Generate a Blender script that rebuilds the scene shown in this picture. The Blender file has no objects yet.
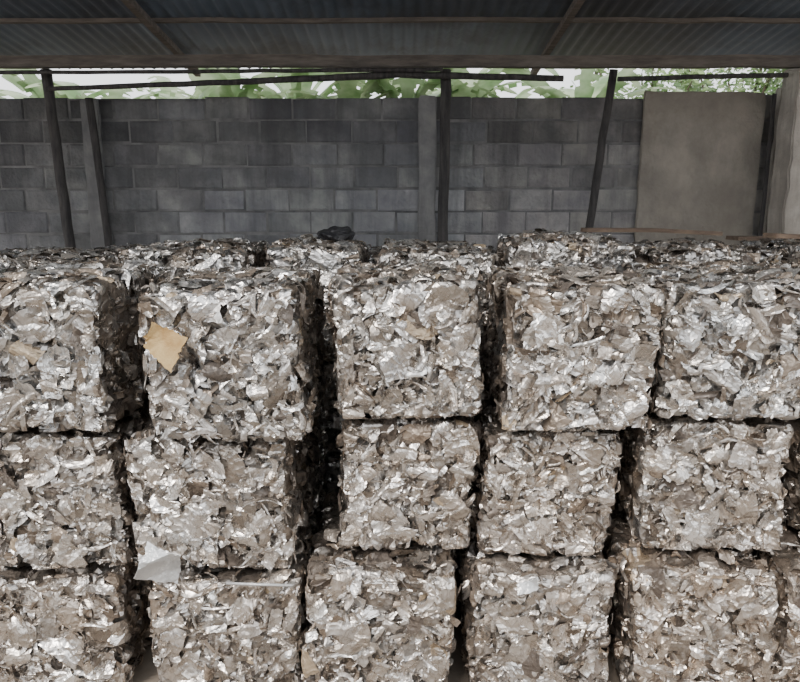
import bpy, math, random
import numpy as np
from mathutils import Vector, Matrix
S = bpy.context.scene
COL = S.collection
G = -.08   # ground level

# ------------------------------------------------------------------ helpers
def new_mat(name):
    m = bpy.data.materials.new(name); m.use_nodes = True
    nt = m.node_tree
    b = nt.nodes.get('Principled BSDF')
    return m, nt, b
def N(nt, t, **kw):
    n = nt.nodes.new(t)
    for k, v in kw.items():
        if k in n.inputs: n.inputs[k].default_value = v
        else: setattr(n, k, v)
    return n
def ramp(nt, stops):
    r = nt.nodes.new('ShaderNodeValToRGB')
    e = r.color_ramp.elements
    while len(e) < len(stops): e.new(0.5)
    for i, (p, c) in enumerate(stops):
        e[i].position = p
        e[i].color = (c[0], c[1], c[2], 1) if isinstance(c, (tuple, list)) else (c, c, c, 1)
    return r
def mix(nt, a, b, fac, mode='MIX'):
    n = nt.nodes.new('ShaderNodeMix'); n.data_type = 'RGBA'; n.blend_type = mode
    for sock, val in ((n.inputs[0], fac), (n.inputs[6], a), (n.inputs[7], b)):
        if hasattr(val, 'is_output'): nt.links.new(val, sock)
        else: sock.default_value = val if not isinstance(val, tuple) else (val[0], val[1], val[2], 1)
    return n.outputs[2]
def build(name, verts, faces, mats, mat_idx=None, tint=None, metal=None, smooth=False, loc=(0,0,0), rotz=0.0):
    me = bpy.data.meshes.new(name)
    verts = np.asarray(verts, dtype=np.float32); 
    if isinstance(faces, np.ndarray):
        nf = len(faces); k = faces.shape[1]
        me.vertices.add(len(verts)); me.vertices.foreach_set('co', verts.ravel())
        me.loops.add(nf*k); me.loops.foreach_set('vertex_index', faces.astype(np.int32).ravel())
        me.polygons.add(nf); me.polygons.foreach_set('loop_start', np.arange(nf, dtype=np.int32)*k)
        me.update(calc_edges=True); me.validate()
    else:
        me.from_pydata([tuple(v) for v in verts], [], faces); me.update()
    for m in mats: me.materials.append(m)
    if mat_idx is not None: me.polygons.foreach_set('material_index', np.asarray(mat_idx, dtype=np.int32))
    if tint is not None and len(tint) == len(me.polygons):
        a = me.attributes.new('tint', 'FLOAT_COLOR', 'FACE')
        t = np.ones((len(tint), 4), np.float32); t[:, :3] = tint
        a.data.foreach_set('color', t.ravel())
    if metal is not None and len(metal) == len(me.polygons):
        a = me.attributes.new('metal', 'FLOAT', 'FACE')
        a.data.foreach_set('value', np.asarray(metal, np.float32))
    me.polygons.foreach_set('use_smooth', [smooth]*len(me.polygons))
    o = bpy.data.objects.new(name, me); COL.objects.link(o)
    o.location = loc; o.rotation_euler = (0, 0, rotz)
    return o

# ------------------------------------------------------------------ materials
def mat_scrap():
    m, nt, b = new_mat('crushed_aluminium'); L = nt.links.new
    tc = N(nt, 'ShaderNodeTexCoord')
    at = N(nt, 'ShaderNodeAttribute', attribute_name='tint')
    am = N(nt, 'ShaderNodeAttribute', attribute_name='metal')
    n1 = N(nt, 'ShaderNodeTexNoise', Scale=26.0, Detail=5.0, Roughness=0.65); L(tc.outputs['Object'], n1.inputs['Vector'])
    n2 = N(nt, 'ShaderNodeTexNoise', Scale=6.0, Detail=4.0); L(tc.outputs['Object'], n2.inputs['Vector'])
    nd = N(nt, 'ShaderNodeTexNoise', Scale=12.0, Detail=2.0); L(tc.outputs['Object'], nd.inputs['Vector'])
    va = N(nt, 'ShaderNodeVectorMath', operation='MULTIPLY_ADD'); va.inputs[1].default_value = (0.14, 0.14, 0.14)
    L(nd.outputs['Color'], va.inputs[0]); L(tc.outputs['Object'], va.inputs[2])
    v = N(nt, 'ShaderNodeTexVoronoi', Scale=26.0, feature='F1'); L(va.outputs[0], v.inputs['Vector'])
    v2 = N(nt, 'ShaderNodeTexVoronoi', Scale=60.0, feature='F1'); L(va.outputs[0], v2.inputs['Vector'])
    ve = N(nt, 'ShaderNodeTexVoronoi', Scale=26.0, feature='DISTANCE_TO_EDGE'); L(va.outputs[0], ve.inputs['Vector'])
    r1 = ramp(nt, [(0.54, 0.0), (0.72, 0.6)]); L(n1.outputs['Fac'], r1.inputs['Fac'])
    c = mix(nt, at.outputs['Color'], (0.28, 0.23, 0.19), r1.outputs['Color'])
    r2 = ramp(nt, [(0.47, 0.0), (0.74, 0.38)]); L(n2.outputs['Fac'], r2.inputs['Fac'])
    c = mix(nt, c, (0.42, 0.35, 0.29), r2.outputs['Color'])
    rc = ramp(nt, [(0.0, 0.5), (0.05, 0.0)]); L(ve.outputs['Distance'], rc.inputs['Fac'])
    c = mix(nt, c, (0.20, 0.165, 0.135), rc.outputs['Color'])
    L(c, b.inputs['Base Color'])
    mm = N(nt, 'ShaderNodeMath', operation='MULTIPLY'); 
    inv = ramp(nt, [(0.50, 1.0), (0.74, 0.4)]); L(n1.outputs['Fac'], inv.inputs['Fac'])
    L(am.outputs['Fac'], mm.inputs[0]); L(inv.outputs['Color'], mm.inputs[1]); L(mm.outputs[0], b.inputs['Metallic'])
    rr = ramp(nt, [(0.3, 0.16), (0.7, 0.45)]); L(n1.outputs['Fac'], rr.inputs['Fac']); L(rr.outputs['Color'], b.inputs['Roughness'])
    bp = N(nt, 'ShaderNodeBump', Strength=0.62, Distance=0.010); L(v.outputs['Distance'], bp.inputs['Height'])
    bp3 = N(nt, 'ShaderNodeBump', Strength=0.30, Distance=0.004); L(v2.outputs['Distance'], bp3.inputs['Height']); L(bp.outputs[0], bp3.inputs['Normal'])
    L(bp3.outputs[0], b.inputs['Normal'])
    return m
def mat_simple(name, c1, c2, scale=4.0, rough=0.85, bump=0.3, dist=0.01, metallic=0.0, tint=False, stretch=None, detail=6.0, c3=None, grime=None, gs=(5, 5, .6), blotch=None):
    m, nt, b = new_mat(name); L = nt.links.new
    tc = N(nt, 'ShaderNodeTexCoord'); src0 = src = tc.outputs['Object']
    if stretch:
        mp = N(nt, 'ShaderNodeMapping'); mp.inputs['Scale'].default_value = stretch; L(src, mp.inputs['Vector']); src = mp.outputs[0]
    n = N(nt, 'ShaderNodeTexNoise', Scale=scale, Detail=detail, Roughness=0.6); L(src, n.inputs['Vector'])
    r = ramp(nt, [(0.33, c1), (0.67, c2)]); L(n.outputs['Fac'], r.inputs['Fac']); c = r.outputs['Color']
    if c3:
        n3 = N(nt, 'ShaderNodeTexNoise', Scale=scale*0.3, Detail=4.0); L(src, n3.inputs['Vector'])
        r3 = ramp(nt, [(0.48, 0.0), (0.66, 0.75)]); L(n3.outputs['Fac'], r3.inputs['Fac']); c = mix(nt, c, c3, r3.outputs['Color'])
    if grime:   # mildew streaks running down
        mp = N(nt, 'ShaderNodeMapping'); mp.inputs['Scale'].default_value = gs; L(src0, mp.inputs['Vector'])
        n4 = N(nt, 'ShaderNodeTexNoise', Scale=1.0, Detail=6.0, Roughness=.65); L(mp.outputs[0], n4.inputs['Vector'])
        r4 = ramp(nt, [(0.45, 0.0), (0.72, 0.8)]); L(n4.outputs['Fac'], r4.inputs['Fac']); c = mix(nt, c, grime, r4.outputs['Color'])
    if blotch:
        n5 = N(nt, 'ShaderNodeTexNoise', Scale=.8, Detail=7.0, Roughness=.7); L(src0, n5.inputs['Vector'])
        r5 = ramp(nt, [(0.46, 0.0), (0.60, 0.65)]); L(n5.outputs['Fac'], r5.inputs['Fac']); c = mix(nt, c, blotch, r5.outputs['Color'])
    if tint:
        at = N(nt, 'ShaderNodeAttribute', attribute_name='tint'); c = mix(nt, c, at.outputs['Color'], 1.0, 'MULTIPLY')
    L(c, b.inputs['Base Color']); b.inputs['Roughness'].default_value = rough; b.inputs['Metallic'].default_value = metallic
    n2 = N(nt, 'ShaderNodeTexNoise', Scale=scale*8, Detail=5.0); L(src, n2.inputs['Vector'])
    bp = N(nt, 'ShaderNodeBump', Strength=bump, Distance=dist); L(n2.outputs['Fac'], bp.inputs['Height']); L(bp.outputs[0], b.inputs['Normal'])
    return m
def mat_leaf(name, c1, c2):
    m, nt, b = new_mat(name); L = nt.links.new
    tc = N(nt, 'ShaderNodeTexCoord'); n = N(nt, 'ShaderNodeTexNoise', Scale=3.0, Detail=3.0); L(tc.outputs['Object'], n.inputs['Vector'])
    r = ramp(nt, [(0.35, c1), (0.65, c2)]); L(n.outputs['Fac'], r.inputs['Fac'])
    L(r.outputs['Color'], b.inputs['Base Color']); b.inputs['Roughness'].default_value = 0.35
    t = N(nt, 'ShaderNodeBsdfTranslucent'); L(r.outputs['Color'], t.inputs['Color'])
    ms = N(nt, 'ShaderNodeMixShader'); ms.inputs[0].default_value = 0.4
    L(b.outputs[0], ms.inputs[1]); L(t.outputs[0], ms.inputs[2]); L(ms.outputs[0], nt.nodes['Material Output'].inputs['Surface'])
    return m
M_SCRAP = mat_scrap()
M_BLOCK = mat_simple('concrete_block', (0.25,0.26,0.275), (0.47,0.47,0.465), 4.0, 0.95, 0.9, 0.016, tint=True, c3=(0.19,0.195,0.21), grime=(0.125,0.13,0.14), blotch=(.145,.145,.15))
M_MORTAR = mat_simple('mortar', (0.14,0.14,0.145), (0.32,0.315,0.31), 5.0, 0.95)
M_PLASTER = mat_simple('cement_render', (0.42,0.38,0.325), (0.56,0.51,0.44), 3.5, 0.95, 0.8, 0.016, c3=(0.33,0.295,0.255), grime=(.24,.22,.195), gs=(2, 2, 1.2), blotch=(.29,.26,.225))
M_CONC = mat_simple('pillar_concrete', (0.48,0.44,0.39), (0.72,0.67,0.60), 5.0, 0.95, 0.7, 0.014, grime=(.32,.285,.25))
M_PILD = mat_simple('pillar_concrete_grey', (0.25,0.25,0.255), (0.42,0.41,0.40), 5.0, 0.95, 0.5, 0.01, grime=(.16,.16,.165))
M_WOOD = mat_simple('weathered_dark_timber', (0.055,0.052,0.054), (0.13,0.12,0.115), 5.0, 0.9, 0.6, 0.01, stretch=(6,6,1))
M_BEAM = mat_simple('weathered_beam', (0.15,0.13,0.115), (0.28,0.245,0.215), 5.0, 0.9, 0.5, 0.01, stretch=(1,6,6))
M_PLANK = mat_simple('brown_plank_wood', (0.10,0.07,0.05), (0.24,0.17,0.12), 5.0, 0.85, 0.4, 0.005, stretch=(1,8,8))
M_ROOF = mat_simple('corrugated_roof_sheet', (0.18,0.24,0.32), (0.31,0.38,0.48), 1.5, 0.6, 0.2, 0.005, metallic=0.2, stretch=(1,0.4,1), c3=(0.18,0.185,0.205), blotch=(.14,.145,.155))
M_GROUND = mat_simple('packed_earth', (0.16,0.13,0.10), (0.30,0.25,0.20), 1.5, 0.95, 0.5, 0.02)
M_BLACK = mat_simple('black_plastic', (0.012,0.012,0.014), (0.03,0.03,0.033), 8.0, 0.5)
M_CARD = mat_simple('stained_cardboard', (0.36,0.21,0.075), (0.56,0.40,0.19), 14.0, 0.8)
M_WHITE = mat_simple('white_painted_sheet', (0.58,0.59,0.59), (0.84,0.84,0.83), 9.0, 0.3, metallic=.5)
M_LEAF = mat_leaf('banana_leaf', (0.17,0.29,0.11), (0.52,0.60,0.40))
M_LEAF2 = mat_leaf('tree_leaf', (0.09,0.17,0.05), (0.32,0.43,0.19))
M_STEM = mat_simple('banana_stem', (0.20,0.22,0.10), (0.36,0.34,0.18), 3.0, 0.7)
M_BARK = mat_simple('tree_bark', (0.10,0.08,0.06), (0.2,0.16,0.12), 5.0, 0.95)

# ------------------------------------------------------------------ scrap bales
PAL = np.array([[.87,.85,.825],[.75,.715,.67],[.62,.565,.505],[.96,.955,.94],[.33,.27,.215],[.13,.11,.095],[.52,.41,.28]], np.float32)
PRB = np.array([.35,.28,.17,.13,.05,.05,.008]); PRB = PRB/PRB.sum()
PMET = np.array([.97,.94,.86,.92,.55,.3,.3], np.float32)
PRB_D = np.array([.05,.11,.27,.01,.30,.25,.01]); PRB_D = PRB_D/PRB_D.sum()  # dark mix for bale sides: dirt, plus shade of the gaps painted in
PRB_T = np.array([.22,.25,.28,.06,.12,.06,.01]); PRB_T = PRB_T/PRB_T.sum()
RR_ = .028
def flakes(rng, n, face, H, smin, smax, tiltsig, prb, g=8):
    """n crumpled pieces of sheet metal pressed on one side of the bale"""
    ax, sg = face
    others = [i for i in range(3) if i != ax]
    lin = np.linspace(-1, 1, g)
    U, V = np.meshgrid(lin, lin, indexing='ij'); U = U.ravel(); V = V.ravel()
    a = np.exp(rng.uniform(np.log(smin), np.log(smax), n)).astype(np.float32)
    asp = rng.uniform(0.4, 1.0, n); strip = rng.random(n) < 0.32
    asp[strip] = rng.uniform(0.08, 0.24, strip.sum()); a[strip] *= 1.25
    b = a*asp
    cor = rng.uniform(0.45, 1.2, (n, 4))
    w = np.stack([(1-U)*(1-V), (1-U)*(1+V), (1+U)*(1-V), (1+U)*(1+V)])/4
    k = cor @ w
    rad = np.sqrt(U*U+V*V); rnd = np.where(rad > 0, np.maximum(abs(U), abs(V))/np.maximum(rad, 1e-6), 1)
    rm = rng.uniform(0, 0.7, (n, 1)); k = k*(1-rm+rm*rnd[None])
    edge = (np.maximum(abs(U), abs(V)) > .99)[None]
    X = U[None]*k*a[:, None] + rng.normal(0, .05, (n, g*g))*a[:, None]*edge
    Y = V[None]*k*b[:, None] + rng.normal(0, .05, (n, g*g))*b[:, None]*edge
    bend = rng.normal(0, .25, (n, 1))*strip[:, None]; Y = Y + bend*(U[None]**2)*a[:, None]
    Z = np.zeros_like(X)
    for _ in range(4):
        ph = rng.uniform(0, np.pi, (n, 1)); of = rng.uniform(-.8, .8, (n, 1)); am = rng.normal(0, .28, (n, 1))
        Z += am*np.abs(U[None]*np.cos(ph)+V[None]*np.sin(ph)-of)*b[:, None]
    cu = rng.normal(0, .18, (n, 1)); Z += cu*(U[None]**2)*a[:, None]*0.6
    cv = rng.normal(0, .45, (n, 1)); Z += cv*(V[None]**2)*b[:, None]
    Z += rng.normal(0, .013, (n, g*g))*b[:, None]
    Z -= Z.mean(1, keepdims=True)
    P = np.stack([X, Y, Z], -1)
    def rot(P, ang, i, j):
        c = np.cos(ang)[:, None]; s = np.sin(ang)[:, None]; Q = P.copy()
        Q[..., i] = P[..., i]*c - P[..., j]*s; Q[..., j] = P[..., i]*s + P[..., j]*c; return Q
    sc = np.clip(.03/a, .5, 1.8)
    P = rot(P, rng.normal(0, tiltsig, n)*sc, 0, 2); P = rot(P, rng.normal(0, tiltsig, n)*sc, 1, 2)
    P = rot(P, rng.uniform(0, 2*np.pi, n), 0, 1)
    W = np.zeros_like(P); push = 0
    for j, o in enumerate(others):
        c = rng.uniform(-H[o]+.008, H[o]-.008, (n, 1))
        x = P[..., j] + c
        lim = H[o]-.004+rng.uniform(-.012, .010, (n, 1))
        x = np.clip(x, -lim, lim)
        W[..., o] = x
        e = np.clip(np.abs(x)-(H[o]-RR_), 0, RR_); push = push + (RR_-np.sqrt(np.maximum(RR_**2-e**2, 0)))*.8
    dep = rng.uniform(-.022, .012, (n, 1)) 
    zz = P[..., 2] + dep
    zz = np.where(zz > .018, .018+(zz-.018)*.35, zz)
    W[..., ax] = sg*(H[ax] + zz - push)
    idx = np.arange(g*g).reshape(g, g)
    q = np.stack([idx[:-1,:-1], idx[1:,:-1], idx[1:,1:], idx[:-1,1:]], -1).reshape(-1, 4)
    F = (q[None] + (np.arange(n)*g*g)[:, None, None]).reshape(-1, 4)
    pi = rng.choice(len(PAL), n, p=prb)
    T = PAL[pi]*rng.uniform(.74, 1.05, (n, 1)); Mt = PMET[pi]*rng.uniform(.85, 1.02, n)
    T = np.repeat(T, len(q), 0); Mt = np.repeat(Mt, len(q))
    return W.reshape(-1, 3), F, T, Mt

def bale(x0, x1, y0, y1, z0, z1, rot=0.0, seed=0, nf=300, nt_=0, ns=120, warm=1.0, lean=0.0, name='scrap_metal_bale'):
    rng = np.random.default_rng(seed+1000)
    H = np.array([(x1-x0)/2, (y1-y0)/2, (z1-z0)/2])-np.array([.008,.010,.009])
    r = RR_; st = .012
    vs = []; fs = []; off = 0
    for ax in range(3):
        o1, o2 = [i for i in range(3) if i != ax]
        for sg in (-1, 1):
            n1 = max(4, int(2*H[o1]/st)); n2 = max(4, int(2*H[o2]/st))
            A, B = np.meshgrid(np.linspace(-H[o1], H[o1], n1), np.linspace(-H[o2], H[o2], n2), indexing='ij')
            P = np.zeros((n1*n2, 3)); P[:, o1] = A.ravel(); P[:, o2] = B.ravel(); P[:, ax] = sg*H[ax]
            idx = np.arange(n1*n2).reshape(n1, n2)
            q = np.stack([idx[:-1,:-1], idx[1:,:-1], idx[1:,1:], idx[:-1,1:]], -1).reshape(-1, 4)
            vs.append(P); fs.append(q+off); off += n1*n2
    P = np.concatenate(vs); F = np.concatenate(fs)
    Q = np.clip(P, -(H-r), H-r); D = P-Q; nn = D/np.maximum(np.linalg.norm(D, axis=1, keepdims=True), 1e-6); P = Q+nn*r
    ns_ = 420
    sd = rng.uniform(-1, 1, (ns_, 3))*H; fa = rng.integers(0, 3, ns_); sd[np.arange(ns_), fa] = np.sign(rng.uniform(-1, 1, ns_))*H[fa]
    anis = rng.uniform(.6, 1.6, (ns_, 3))
    def near(X):
        out = np.zeros(len(X), int)
        for s in range(0, len(X), 3000):
            d = (X[s:s+3000, None, :]-sd[None])*anis[None]; out[s:s+3000] = (d*d).sum(-1).argmin(1)
        return out
    ci = near(P)
    h0 = rng.uniform(-.030, .002, ns_); sl = rng.normal(0, .32, (ns_, 3))
    h = h0[ci] + ((P-sd[ci])*sl[ci]).sum(1); h = np.clip(h, -.038, .006)
    P = P + nn*h[:, None]
    FC = P[F].mean(1); cf = near(FC)
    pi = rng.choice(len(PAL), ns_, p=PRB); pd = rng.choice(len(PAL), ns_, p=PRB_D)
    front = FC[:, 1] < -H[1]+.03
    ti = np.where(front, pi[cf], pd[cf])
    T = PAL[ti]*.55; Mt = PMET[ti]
    VV = [P]; FF = [F]; TT = [T]; MM = [Mt]; off = len(P)
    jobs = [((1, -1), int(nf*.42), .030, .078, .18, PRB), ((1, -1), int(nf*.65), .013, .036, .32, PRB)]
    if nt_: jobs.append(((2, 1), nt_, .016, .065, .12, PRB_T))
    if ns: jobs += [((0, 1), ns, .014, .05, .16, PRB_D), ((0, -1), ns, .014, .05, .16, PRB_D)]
    for (face, n, a, b_, t, dk) in jobs:
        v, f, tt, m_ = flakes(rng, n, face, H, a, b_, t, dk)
        VV.append(v); FF.append(f+off); TT.append(tt); MM.append(m_); off += len(v)
    V = np.concatenate(VV)
    p = rng.uniform(0, 6.28, 8); amp = .011
    V0 = V.copy()
    V[:, 0] += amp*np.sin(V0[:, 2]*9+p[0]) + amp*.7*np.sin(V0[:, 1]*7+p[1]) + lean*V0[:, 2]
    V[:, 1] += amp*np.sin(V0[:, 0]*10+p[2])*np.cos(V0[:, 2]*8+p[3])
    V[:, 2] += amp*.8*np.sin(V0[:, 0]*11+p[4])*np.where(V0[:, 2] > 0, V0[:, 2]/H[2], 0)
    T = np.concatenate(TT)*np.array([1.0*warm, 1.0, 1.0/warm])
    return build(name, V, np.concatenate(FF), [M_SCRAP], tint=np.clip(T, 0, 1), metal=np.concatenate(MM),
                 loc=((x0+x1)/2, (y0+y1)/2, (z0+z1)/2), rotz=math.radians(rot))

Zc, Zb, Za = 0.430, 0.93, 1.44
sd = 1
def col(lst):
    global sd
    for a in lst:
        a = dict(a); sd += 1
        bale(seed=sd, **a)
D = .74
ZL = .38
col([
 # bottom course
 dict(x0=-2.12,x1=-1.60,y0=2.27,y1=2.27+D,z0=G,z1=ZL,nf=200,ns=0,warm=1.02),
 dict(x0=-1.56,x1=-1.00,y0=2.25,y1=2.25+D,z0=G,z1=ZL,rot=2,warm=1.04,lean=-.03),
 dict(x0=-.895,x1=-.345,y0=2.23,y1=2.23+D,z0=G,z1=ZL+.01,rot=-1,nt_=80,warm=1.03),
 dict(x0=-.345,x1=.195,y0=2.18,y1=2.18+D,z0=G,z1=Zc+.010,rot=1,nt_=80,warm=1.03),
 dict(x0=.255,x1=.775,y0=2.23,y1=2.23+D,z0=G,z1=Zc-.01,rot=-1,warm=1.03,nt_=60),
 dict(x0=.805,x1=1.335,y0=2.20,y1=2.20+D,z0=G,z1=Zc+.015,rot=-1,nt_=60,warm=1.06),
 dict(x0=1.36,x1=1.89,y0=2.18,y1=2.18+D,z0=G,z1=Zc-.01,rot=-4,warm=1.06,lean=.05,nt_=60),
 # middle course
 dict(x0=-2.12,x1=-1.58,y0=2.32,y1=2.32+D,z0=ZL,z1=Zb,nf=200,ns=0),
 dict(x0=-1.55,x1=-1.00,y0=2.31,y1=2.31+D,z0=ZL,z1=Zb-.02,rot=1.5,warm=1.02),
 dict(x0=-.95,x1=-.365,y0=2.28,y1=2.28+D,z0=ZL+.01,z1=Zb-.03,rot=-3,warm=1.02,nt_=60),
 dict(x0=-.215,x1=.28,y0=2.34,y1=2.34+D,z0=Zc+.012,z1=Zb+.015,rot=0,warm=1.03),
 dict(x0=.292,x1=.785,y0=2.33,y1=2.33+D,z0=Zc-.008,z1=Zb-.015,rot=.5,warm=1.04),
 dict(x0=.865,x1=1.40,y0=2.32,y1=2.32+D,z0=Zc+.017,z1=Zb+.015,rot=-1,warm=1.03),
 dict(x0=1.50,x1=2.0,y0=2.42,y1=2.42+D,z0=Zc-.008,z1=Zb,rot=0),
 # top course
 dict(x0=-2.10,x1=-1.58,y0=2.24,y1=2.24+D,z0=Zb,z1=Za,nf=200,ns=0,nt_=150),
 dict(x0=-1.54,x1=-.985,y0=2.25,y1=2.25+D,z0=Zb-.013,z1=Za,rot=1,nt_=280,warm=.99),
 dict(x0=-.83,x1=-.31,y0=2.17,y1=2.17+D,z0=Zb-.02,z1=Za-.01,rot=-1.5,nt_=280,warm=.995),
 dict(x0=-.235,x1=.27,y0=2.28,y1=2.28+D,z0=Zb+.022,z1=Za+.005,rot=.5,nt_=280,warm=1.01),
 dict(x0=.35,x1=.86,y0=2.25,y1=2.25+D,z0=Zb-.008,z1=Za-.01,rot=-1,nt_=280,warm=1.01),
 dict(x0=.88,x1=1.40,y0=2.28,y1=2.28+D,z0=Zb+.022,z1=Za+.0,rot=-1,nt_=280,warm=.99),
 dict(x0=1.46,x1=1.98,y0=2.32,y1=2.32+D,z0=Zb,z1=Za,rot=1,nt_=150,nf=200),
])
# second rank behind
E = .70
xs2 = [(-2.60,-2.02),(-1.98,-1.38),(-1.30,-.69),(-.62,-.18),(-.11,.43),(.50,1.08),(1.16,1.74),(1.80,2.36)]
tops = [1.38,1.43,1.485,1.495,1.48,1.525,1.48,1.49]
for (a, b_), t in zip(xs2, tops):
    sd += 1
    bale(a, b_, 3.16, 3.16+E, G, .47, 0, sd, nf=60, ns=0)
    bale(a, b_, 3.16, 3.16+E, .47, .95, 0, sd+50, nf=60, ns=0)
    bale(a, b_, 3.16, 3.16+E, .95, t, random.Random(sd).uniform(-2, 2), sd+100, nf=280, ns=70, nt_=240)
# third rank
xs3 = [(-3.15,-2.55),(-2.50,-1.90),(-1.80,-1.2),(-1.15,-.55),(-.5,.1),(.16,.76),(.85,1.45),(1.5,2.1),(2.16,2.76),(2.8,3.35)]
for i, (a, b_) in enumerate(xs3):
    sd += 1; r_ = random.Random(sd)
    t = 1.42+r_.uniform(-.04, .02)
    bale(a, b_, 4.02, 4.02+E, G, .5, 0, sd, nf=40, ns=0)
    bale(a, b_, 4.02, 4.02+E, .5, 1.0, 0, sd+50, nf=40, ns=0)
    bale(a, b_, 4.02, 4.02+E, 1.0, t, r_.uniform(-3, 3), sd+200, nf=180, ns=60, nt_=200)

# ------------------------------------------------------------------ generic geometry
def pole(name, pts, rad, mat, seg=10, jitter=.12, seed=0, square=False):
    rng = random.Random(seed); vs = []; fs = []
    P = [Vector(p) for p in pts]; R = rad if isinstance(rad, (list, tuple)) else [rad]*len(P)
    Q = []; RR = []
    for i in range(len(P)-1):
        k = max(2, int((P[i+1]-P[i]).length/.18))
        for j in range(k):
            t = j/k; Q.append(P[i].lerp(P[i+1], t)); RR.append(R[i]*(1-t)+R[i+1]*t)
    Q.append(P[-1]); RR.append(R[-1])
    if square: seg = 4
    for i, q in enumerate(Q):
        d = (Q[min(i+1, len(Q)-1)]-Q[max(i-1, 0)]).normalized()
        a = Vector((0, 1, 0)) if abs(d.y) < .9 else Vector((0, 0, 1))
        u = d.cross(a).normalized(); w = d.cross(u).normalized()
        o = u*rng.uniform(-1, 1)*RR[i]*jitter + w*rng.uniform(-1, 1)*RR[i]*jitter
        for s in range(seg):
            an = 2*math.pi*(s+.5)/seg; r = RR[i]*(1+rng.uniform(-jitter, jitter)*.5)*(1.3 if square else 1)
            vs.append(q+o+u*math.cos(an)*r+w*math.sin(an)*r)
    for i in range(len(Q)-1):
        for s in range(seg):
            fs.append((i*seg+s, i*seg+(s+1) % seg, (i+1)*seg+(s+1) % seg, (i+1)*seg+s))
    fs.append(tuple(range(seg))[::-1]); fs.append(tuple((len(Q)-1)*seg+s for s in range(seg)))
    return build(name, [tuple(v) for v in vs], fs, [mat], smooth=not square)
def rough_block(name, x0, x1, y0, y1, z0, z1, mat, step=.08, amp=.008, seed=0):
    """weathered solid, subdivided and roughened"""
    import bmesh
    from mathutils import noise
    bm = bmesh.new(); bmesh.ops.create_cube(bm, size=1)
    for v in bm.verts: v.co = Vector(((x0+x1)/2+v.co.x*(x1-x0), (y0+y1)/2+v.co.y*(y1-y0), (z0+z1)/2+v.co.z*(z1-z0)))
    bmesh.ops.bevel(bm, geom=bm.edges[:], offset=min(.012, (x1-x0)*.2, (y1-y0)*.2), segments=2, affect='EDGES')
    for ax, lo, hi in ((0, x0, x1), (1, y0, y1), (2, z0, z1)):
        n = int((hi-lo)/step)
        for i in range(1, n):
            no = Vector((0, 0, 0)); no[ax] = 1; co = Vector((0, 0, 0)); co[ax] = lo+(hi-lo)*i/n
            bmesh.ops.bisect_plane(bm, geom=bm.verts[:]+bm.edges[:]+bm.faces[:], plane_co=co, plane_no=no)
    for v in bm.verts:
        nz = noise.noise_vector(v.co*6+Vector((seed*7.1, 0, 0))); v.co += nz*amp*2
        if v.co.z > z1-.02: v.co.z += noise.noise(v.co*3+Vector((seed, 0, 0)))*amp*3
    me = bpy.data.meshes.new(name); bm.to_mesh(me); bm.free(); me.materials.append(mat)
    o = bpy.data.objects.new(name, me); COL.objects.link(o); return o

# ------------------------------------------------------------------ block walls
def block_wall(name, WY, x0w, x1w, c0, courses, sgn=1, seed=5):
    rng = np.random.default_rng(seed)
    V = []; F = []; T = []; MI = []
    def addbox(x0, x1, y0, y1, z0, z1, tint, mi, bev=.009):
        off = len(V); jb = rng.uniform(0, .010, 4)*(1 if mi == 0 else 0)
        f = [(x0, y0+bev*sgn, z0), (x1, y0+bev*sgn, z0), (x1, y0+bev*sgn, z1), (x0, y0+bev*sgn, z1),
             (x0+bev+jb[0], y0, z0+bev+jb[1]), (x1-bev-jb[2], y0, z0+bev+jb[3]), (x1-bev-jb[1], y0, z1-bev-jb[0]), (x0+bev+jb[3], y0, z1-bev-jb[2]),
             (x0, y1, z0), (x1, y1, z0), (x1, y1, z1), (x0, y1, z1)]
        V.extend(f)
        q = [(4,5,6,7),(0,1,5,4),(1,2,6,5),(2,3,7,6),(3,0,4,7),(1,0,8,9),(2,1,9,10),(3,2,10,11),(0,3,11,8),(9,8,11,10)]
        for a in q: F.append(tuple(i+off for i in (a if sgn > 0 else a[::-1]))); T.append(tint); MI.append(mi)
    for c in range(c0, courses):
        z0 = c*.2; x = x0w - (c % 2)*.2 + rng.uniform(-.03, .03)
        while x < x1w:
            w = .4+rng.uniform(-.015, .015)
            base = 1.25 if c <= 8 else (.98 if c <= 10 else .76)     # darker towards the eave: roof shade put into the tint, plus soot
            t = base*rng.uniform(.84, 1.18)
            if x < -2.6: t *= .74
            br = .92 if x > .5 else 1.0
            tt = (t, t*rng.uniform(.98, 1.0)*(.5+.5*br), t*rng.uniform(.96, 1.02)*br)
            jy = rng.uniform(-.007, .007); ztop = z0+.190
            if c == courses-1: ztop += rng.uniform(-.02, .005)
            if c == courses-1 and x > 2.0: ztop = z0+.215
            dz = rng.uniform(-.003, .003)
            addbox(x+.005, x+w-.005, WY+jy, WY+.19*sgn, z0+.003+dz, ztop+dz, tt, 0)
            x += w
    addbox(x0w-.2, x1w+.2, WY+.009*sgn, WY+.18*sgn, c0*.2, courses*.2-.02, (1, 1, 1), 1, 0.0)
    return build(name, V, F, [M_BLOCK, M_MORTAR], mat_idx=MI, tint=np.array(T, np.float32))
WY = 6.5
block_wall('wall_back', WY, -7.0, 7.2, -1, 13)
block_wall('added_reflection_wall', -7.0, -14, 14, -1, 17, sgn=-1, seed=9)  # unseen wall added behind the camera to give the metal dark reflections

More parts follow.
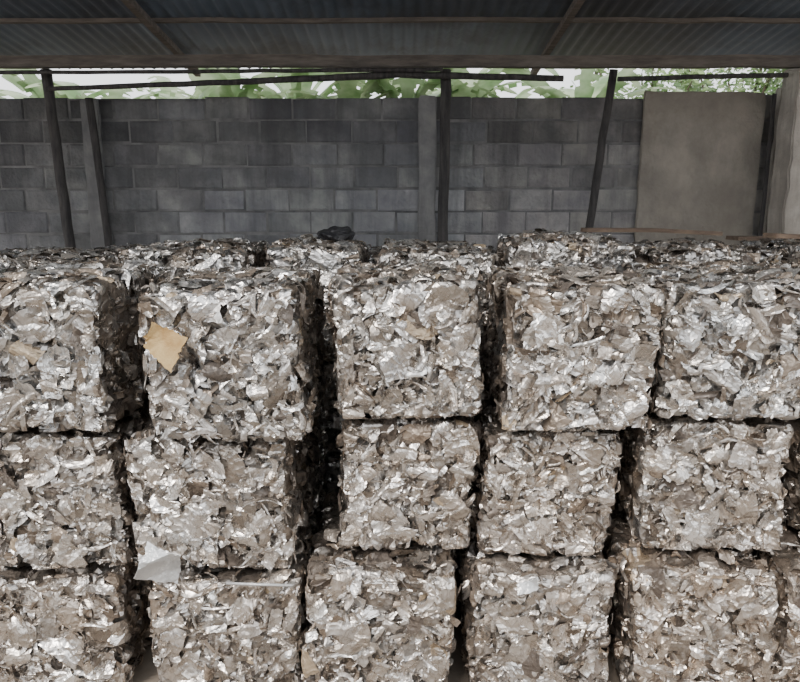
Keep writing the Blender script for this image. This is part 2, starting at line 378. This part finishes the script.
rough_block('concrete_pillar', .165, .325, WY-.07, WY-.01, G, 2.60, M_PILD, seed=1)
rough_block('rendered_wall_panel', 2.15, 3.22, WY-.045, WY-.008, G, 2.635, M_PLASTER, step=.10, seed=2, amp=.008)
rough_block('concrete_pillar', 3.31, 3.47, WY-.10, WY-.01, G, 2.64, M_CONC, amp=.014, seed=3)
rough_block('concrete_pillar', 3.25, 3.62, 6.02, 6.28, G, 2.76, M_CONC, amp=.010, seed=4)
rough_block('concrete_pillar', -2.82, -2.66, WY-.06, WY-.01, G, 2.58, M_PILD, seed=6)

# timber posts
pole('timber_post', [(.385, 6.22, G), (.375, 6.2, 1.5), (.385, 6.2, 2.77)], .046, M_WOOD, seed=1)
pole('timber_post', [(1.58, 6.3, G), (1.66, 6.28, 1.3), (1.79, 6.2, 2.77)], .034, M_WOOD, seed=2)
pole('timber_post', [(-2.84, 6.2, G), (-2.90, 6.2, 1.3), (-2.97, 6.2, 2.77)], .043, M_WOOD, seed=3)
pole('timber_post', [(-2.56, 6.33, G), (-2.62, 6.33, 1.4), (-2.68, 6.33, 2.56)], .033, M_WOOD, seed=4)
pole('timber_post', [(3.20, 6.4, G), (3.24, 6.36, 1.3), (3.24, 6.36, 2.60)], .018, M_WOOD, seed=5)
# poles tied under the eave
pole('wooden_pole', [(-2.93, 6.10, 2.60), (-1.4, 6.10, 2.655), (.0, 6.10, 2.715), (1.35, 6.10, 2.685)], [.018, .024, .030, .024], M_WOOD, seed=6)
pole('wooden_pole', [(-4.6, 6.05, 2.72), (-2.4, 6.05, 2.725), (.35, 6.05, 2.745)], .016, M_WOOD, seed=7)
pole('wooden_pole', [(1.80, 6.10, 2.68), (2.6, 6.10, 2.70), (3.2, 6.10, 2.71)], .020, M_WOOD, seed=8)
# ------------------------------------------------------------------ roof
def rz(y): return 2.93+.12*(7.0-y)
xs = np.arange(-8, 8.01, .025); ys = np.array([1.3, 2.3, 3.3, 4.2, 5.1, 5.7, 6.3, 7.0])
V = []
for yi, y in enumerate(ys):
    for x in xs:
        V.append((x, y, rz(y)+.013*math.sin(x*2*math.pi/.10) + .008*math.sin(x*.9+y)))
n = len(xs); F = np.array([(j*n+i, j*n+i+1, (j+1)*n+i+1, (j+1)*n+i) for j in range(len(ys)-1) for i in range(n-1)])
build('corrugated_roof', V, F, [M_ROOF], smooth=True)
def beam(name, a, b_, w, h, mat, seed=0):
    a = Vector(a); b_ = Vector(b_); L = (b_-a).length; k = max(2, int(L/.35)); r_ = random.Random(seed)
    d = (b_-a).normalized(); s = Vector((0, 0, 1)).cross(d).normalized(); u = d.cross(s)
    vs = []; fs = []
    for i in range(k+1):
        c = a+d*L*i/k + u*r_.uniform(-.006, .006)
        for (p, q) in ((-1,-1),(1,-1),(1,1),(-1,1)):
            vs.append(c+s*w/2*p+u*h/2*q+s*r_.uniform(-.003, .003))
    for i in range(k):
        for j in range(4): fs.append((i*4+j, i*4+(j+1) % 4, (i+1)*4+(j+1) % 4, (i+1)*4+j))
    fs += [(3,2,1,0), tuple(k*4+j for j in range(4))]
    return build(name, [tuple(v) for v in vs], fs, [mat])
beam('roof_beam', (-7.5, 6.2, 2.83), (7.5, 6.2, 2.835), .09, .09, M_BEAM, 1)
beam('roof_beam', (-7.5, 1.6, 3.45), (7.5, 1.6, 3.45), .09, .12, M_BEAM, 2)
for x in (-5.0, -1.9, 1.25, 4.2):
    beam('roof_rafter', (x, 1.4, rz(1.4)-.075), (x, 6.95, rz(6.95)-.075), .05, .05, M_BEAM, int(x*10))
for y in (2.4, 3.3, 4.3, 5.0, 5.75):
    beam('roof_purlin', (-7.5, y, rz(y)-.032), (7.5, y, rz(y)-.030), .045, .03, M_BEAM, int(y*10))
pole('timber_post', [(-5.0, 1.6, G), (-5.0, 1.6, 3.38)], .07, M_WOOD, seed=11)
pole('timber_post', [(5.0, 1.6, G), (5.0, 1.6, 3.38)], .07, M_WOOD, seed=12)

# ------------------------------------------------------------------ ground
gx = np.linspace(-25, 25, 60); gy = np.linspace(-20, 30, 60)
V = [(x, y, G-.012+.01*math.sin(x*1.3)*math.cos(y*1.1)) for y in gy for x in gx]
F = np.array([(j*60+i, j*60+i+1, (j+1)*60+i+1, (j+1)*60+i) for j in range(59) for i in range(59)])
build('ground', V, F, [M_GROUND], smooth=True)

# ------------------------------------------------------------------ debris on bales
def crumple(name, loc, sx, sy, amp, mat, rot, seed, g=13):
    rng = np.random.default_rng(seed); lin = np.linspace(-1, 1, g)
    U, Vv = np.meshgrid(lin, lin, indexing='ij')
    c = rng.uniform(.7, 1.2, 4); k = (c[0]*(1-U)*(1-Vv)+c[1]*(1-U)*(1+Vv)+c[2]*(1+U)*(1-Vv)+c[3]*(1+U)*(1+Vv))/4
    k = k + rng.normal(0, .045, U.shape)*(np.maximum(abs(U), abs(Vv)) > .95)
    Z = np.zeros_like(U)
    for _ in range(8):
        p = rng.uniform(0, 3.14); Z += rng.normal(0, .6)*np.abs(U*np.cos(p)+Vv*np.sin(p)-rng.uniform(-.7, .7))
    Z -= Z.mean(); P = np.stack([U*sx*k, Vv*sy*k, Z*amp], -1).reshape(-1, 3)
    idx = np.arange(g*g).reshape(g, g); q = np.stack([idx[:-1,:-1], idx[1:,:-1], idx[1:,1:], idx[:-1,1:]], -1).reshape(-1, 4)
    o = build(name, P, q, [mat]); o.location = loc; o.rotation_euler = rot
    md = o.modifiers.new('thick', 'SOLIDIFY'); md.thickness = .002
    return o
crumple('cardboard_scrap', (-.745, 2.140, 1.262), .064, .055, .016, M_CARD, (math.radians(85), .5, 0), 3)
crumple('white_sheet_scrap', (-.815, 2.20, .475), .066, .058, .040, M_WHITE, (math.radians(70), .35, .1), 21)
crumple('white_sheet_scrap', (.44, 2.195, .395), .035, .018, .010, M_WHITE, (math.radians(70), -.2, 0), 9)
pole('aluminium_tube', [(-.60, 2.20, .405), (-.37, 2.20, .395)], .005, M_WHITE, seed=4, jitter=.2)
import bmesh
from mathutils import noise
bm = bmesh.new(); bmesh.ops.create_icosphere(bm, subdivisions=4, radius=1)
for v in bm.verts:
    n_ = noise.noise(v.co*1.8)*.3+noise.noise(v.co*6)*.07; v.co *= 1+n_
    v.co = Vector((v.co.x*.095, v.co.y*.10, max(v.co.z, -.4)*.045))
me = bpy.data.meshes.new('black_plastic_bag'); bm.to_mesh(me); bm.free(); me.materials.append(M_BLACK)
o = bpy.data.objects.new('black_plastic_bag', me); COL.objects.link(o); o.location = (-.32, 3.6, 1.522)
def plank(a, b_, w, h, seed): return beam('wooden_plank', a, b_, w, h, M_PLANK, seed)
plank((.95, 3.66, 1.552), (1.7, 3.78, 1.530), .08, .02, 21)
plank((1.95, 4.15, 1.475), (3.0, 4.3, 1.48), .12, .022, 23)
plank((1.75, 3.35, 1.530), (2.3, 3.45, 1.525), .09, .02, 22)

# ------------------------------------------------------------------ vegetation behind
def banana(x, y, h, seed, nl=11):
    r_ = random.Random(seed); vs = []; fs = []; mi = []
    seg = 10
    for i in range(9):
        t = i/8; rr = .11*(1-.55*t)*(1+.05*r_.random())
        for s in range(seg):
            an = 2*math.pi*s/seg; vs.append((math.cos(an)*rr+.05*t*math.sin(seed), math.sin(an)*rr, h*t))
    for i in range(8):
        for s in range(seg): fs.append((i*seg+s, i*seg+(s+1) % seg, (i+1)*seg+(s+1) % seg, (i+1)*seg+s)); mi.append(1)
    for l in range(nl):
        az = 2*math.pi*l/nl*2.4+r_.uniform(-.3, .3); L = r_.uniform(1.3, 1.9); wd = r_.uniform(.13, .22)
        el = math.radians(r_.uniform(35, 78)); bend = math.radians(r_.uniform(70, 125)); K = 24
        p = Vector((.05*math.sin(seed), 0, h*.97)); off = len(vs)
        for k in range(K+1):
            t = k/K; e = el-bend*t**1.3
            d = Vector((math.cos(az)*math.cos(e), math.sin(az)*math.cos(e), math.sin(e)))
            s = Vector((-math.sin(az), math.cos(az), 0)); nrm = d.cross(s)
            w = wd*(math.sin(math.pi*min(1, max(0, (t-.14)/.86))**.8)**.6 if t > .14 else 0)+.012
            tw = r_.uniform(.85, 1.08)
            for (q, dz) in ((-1, -.22), (-.5, -.02), (0, 0), (.5, -.02), (1, -.22)):
                vs.append(tuple(p+s*w*q*tw+nrm*(-dz)*w*(-1 if nrm.z > 0 else 1)))
            p = p+d*L/K
        for k in range(K):
            tear = r_.random() < .3
            for j in range(4):
                if tear and j in (0, 3): continue
                fs.append((off+k*5+j, off+k*5+j+1, off+(k+1)*5+j+1, off+(k+1)*5+j)); mi.append(0)
    o = build('banana_plant', vs, fs, [M_LEAF, M_STEM], mat_idx=mi, smooth=True, loc=(x, y, G)); return o
r_ = random.Random(77)
for i, x in enumerate([-5.0, -4.1, -3.4, -2.7, -2.0, -1.3, -.6, .1, .8, 1.4, 2.1]):
    banana(x, 8.8+r_.uniform(-.2, .5), r_.uniform(1.9, 2.9), i+3)
def tree(x, y, seed, n=5200, H=4.0, R=1.3):
    r_ = random.Random(seed); vs = []; fs = []; mi = []
    seg = 8
    def tube(a, b_, r0, r1):
        off = len(vs); d = (b_-a).normalized(); u = d.orthogonal().normalized(); w = d.cross(u)
        for p, rr in ((a, r0), (b_, r1)):
            for s in range(seg): an = 2*math.pi*s/seg; vs.append(tuple(p+u*math.cos(an)*rr+w*math.sin(an)*rr))
        for s in range(seg): fs.append((off+s, off+(s+1) % seg, off+seg+(s+1) % seg, off+seg+s)); mi.append(1)
    tube(Vector((0, 0, 0)), Vector((.05, 0, H*.6)), .1, .07)
    tips = []
    for i in range(22):
        a = Vector((.05, 0, H*r_.uniform(.4, .6))); an = r_.uniform(0, 6.28); rr = R*r_.uniform(.4, 1)
        t = Vector((math.cos(an)*rr, math.sin(an)*rr, H*r_.uniform(.7, 1.15))); tube(a, t, .035, .01); tips.append((a, t))
    for i in range(n):
        a, t = r_.choice(tips); p = a.lerp(t, r_.uniform(.35, 1.05))+Vector((r_.gauss(0, .15), r_.gauss(0, .15), r_.gauss(0, .15)))
        d = Vector((r_.gauss(0, 1), r_.gauss(0, 1), r_.gauss(-.3, .6))).normalized(); s = d.orthogonal().normalized(); l = r_.uniform(.09, .17); w = l*.28
        off = len(vs)
        for q in (p, p+d*l*.5+s*w, p+d*l, p+d*l*.5-s*w): vs.append(tuple(q))
        fs.append((off, off+1, off+2, off+3)); mi.append(0)
    build('leafy_tree', vs, fs, [M_LEAF2, M_BARK], mat_idx=mi, loc=(x, y, G))
tree(4.4, 13.0, 1); tree(6.0, 13.2, 2); tree(7.4, 12.8, 3); tree(9.0, 13.5, 5)

# ------------------------------------------------------------------ light
w = bpy.data.worlds.new('overcast_sky'); S.world = w; w.use_nodes = True
nt = w.node_tree; bg = nt.nodes['Background']
tc = N(nt, 'ShaderNodeTexCoord'); sp = N(nt, 'ShaderNodeSeparateXYZ'); nt.links.new(tc.outputs['Generated'], sp.inputs[0])
r = ramp(nt, [(0.0, (.93, .95, .97)), (1.0, (.88, .92, .98))]); nt.links.new(sp.outputs['Z'], r.inputs['Fac'])
nt.links.new(r.outputs['Color'], bg.inputs['Color']); bg.inputs['Strength'].default_value = 2.3
sl = bpy.data.lights.new('hazy_sun', 'SUN'); sl.energy = 3.0; sl.angle = math.radians(20); sl.color = (1, .94, .88)
so = bpy.data.objects.new('hazy_sun', sl); COL.objects.link(so); so.rotation_euler = (math.radians(46), 0, math.radians(-30)); so.location = (0, -5, 8)

cam = bpy.data.cameras.new('camera'); co = bpy.data.objects.new('camera', cam); COL.objects.link(co)
co.location = (0, 0, 1.70); co.rotation_euler = (math.radians(90-11.4), 0, 0)
cam.sensor_width = 36; cam.lens = 31.5
S.camera = co
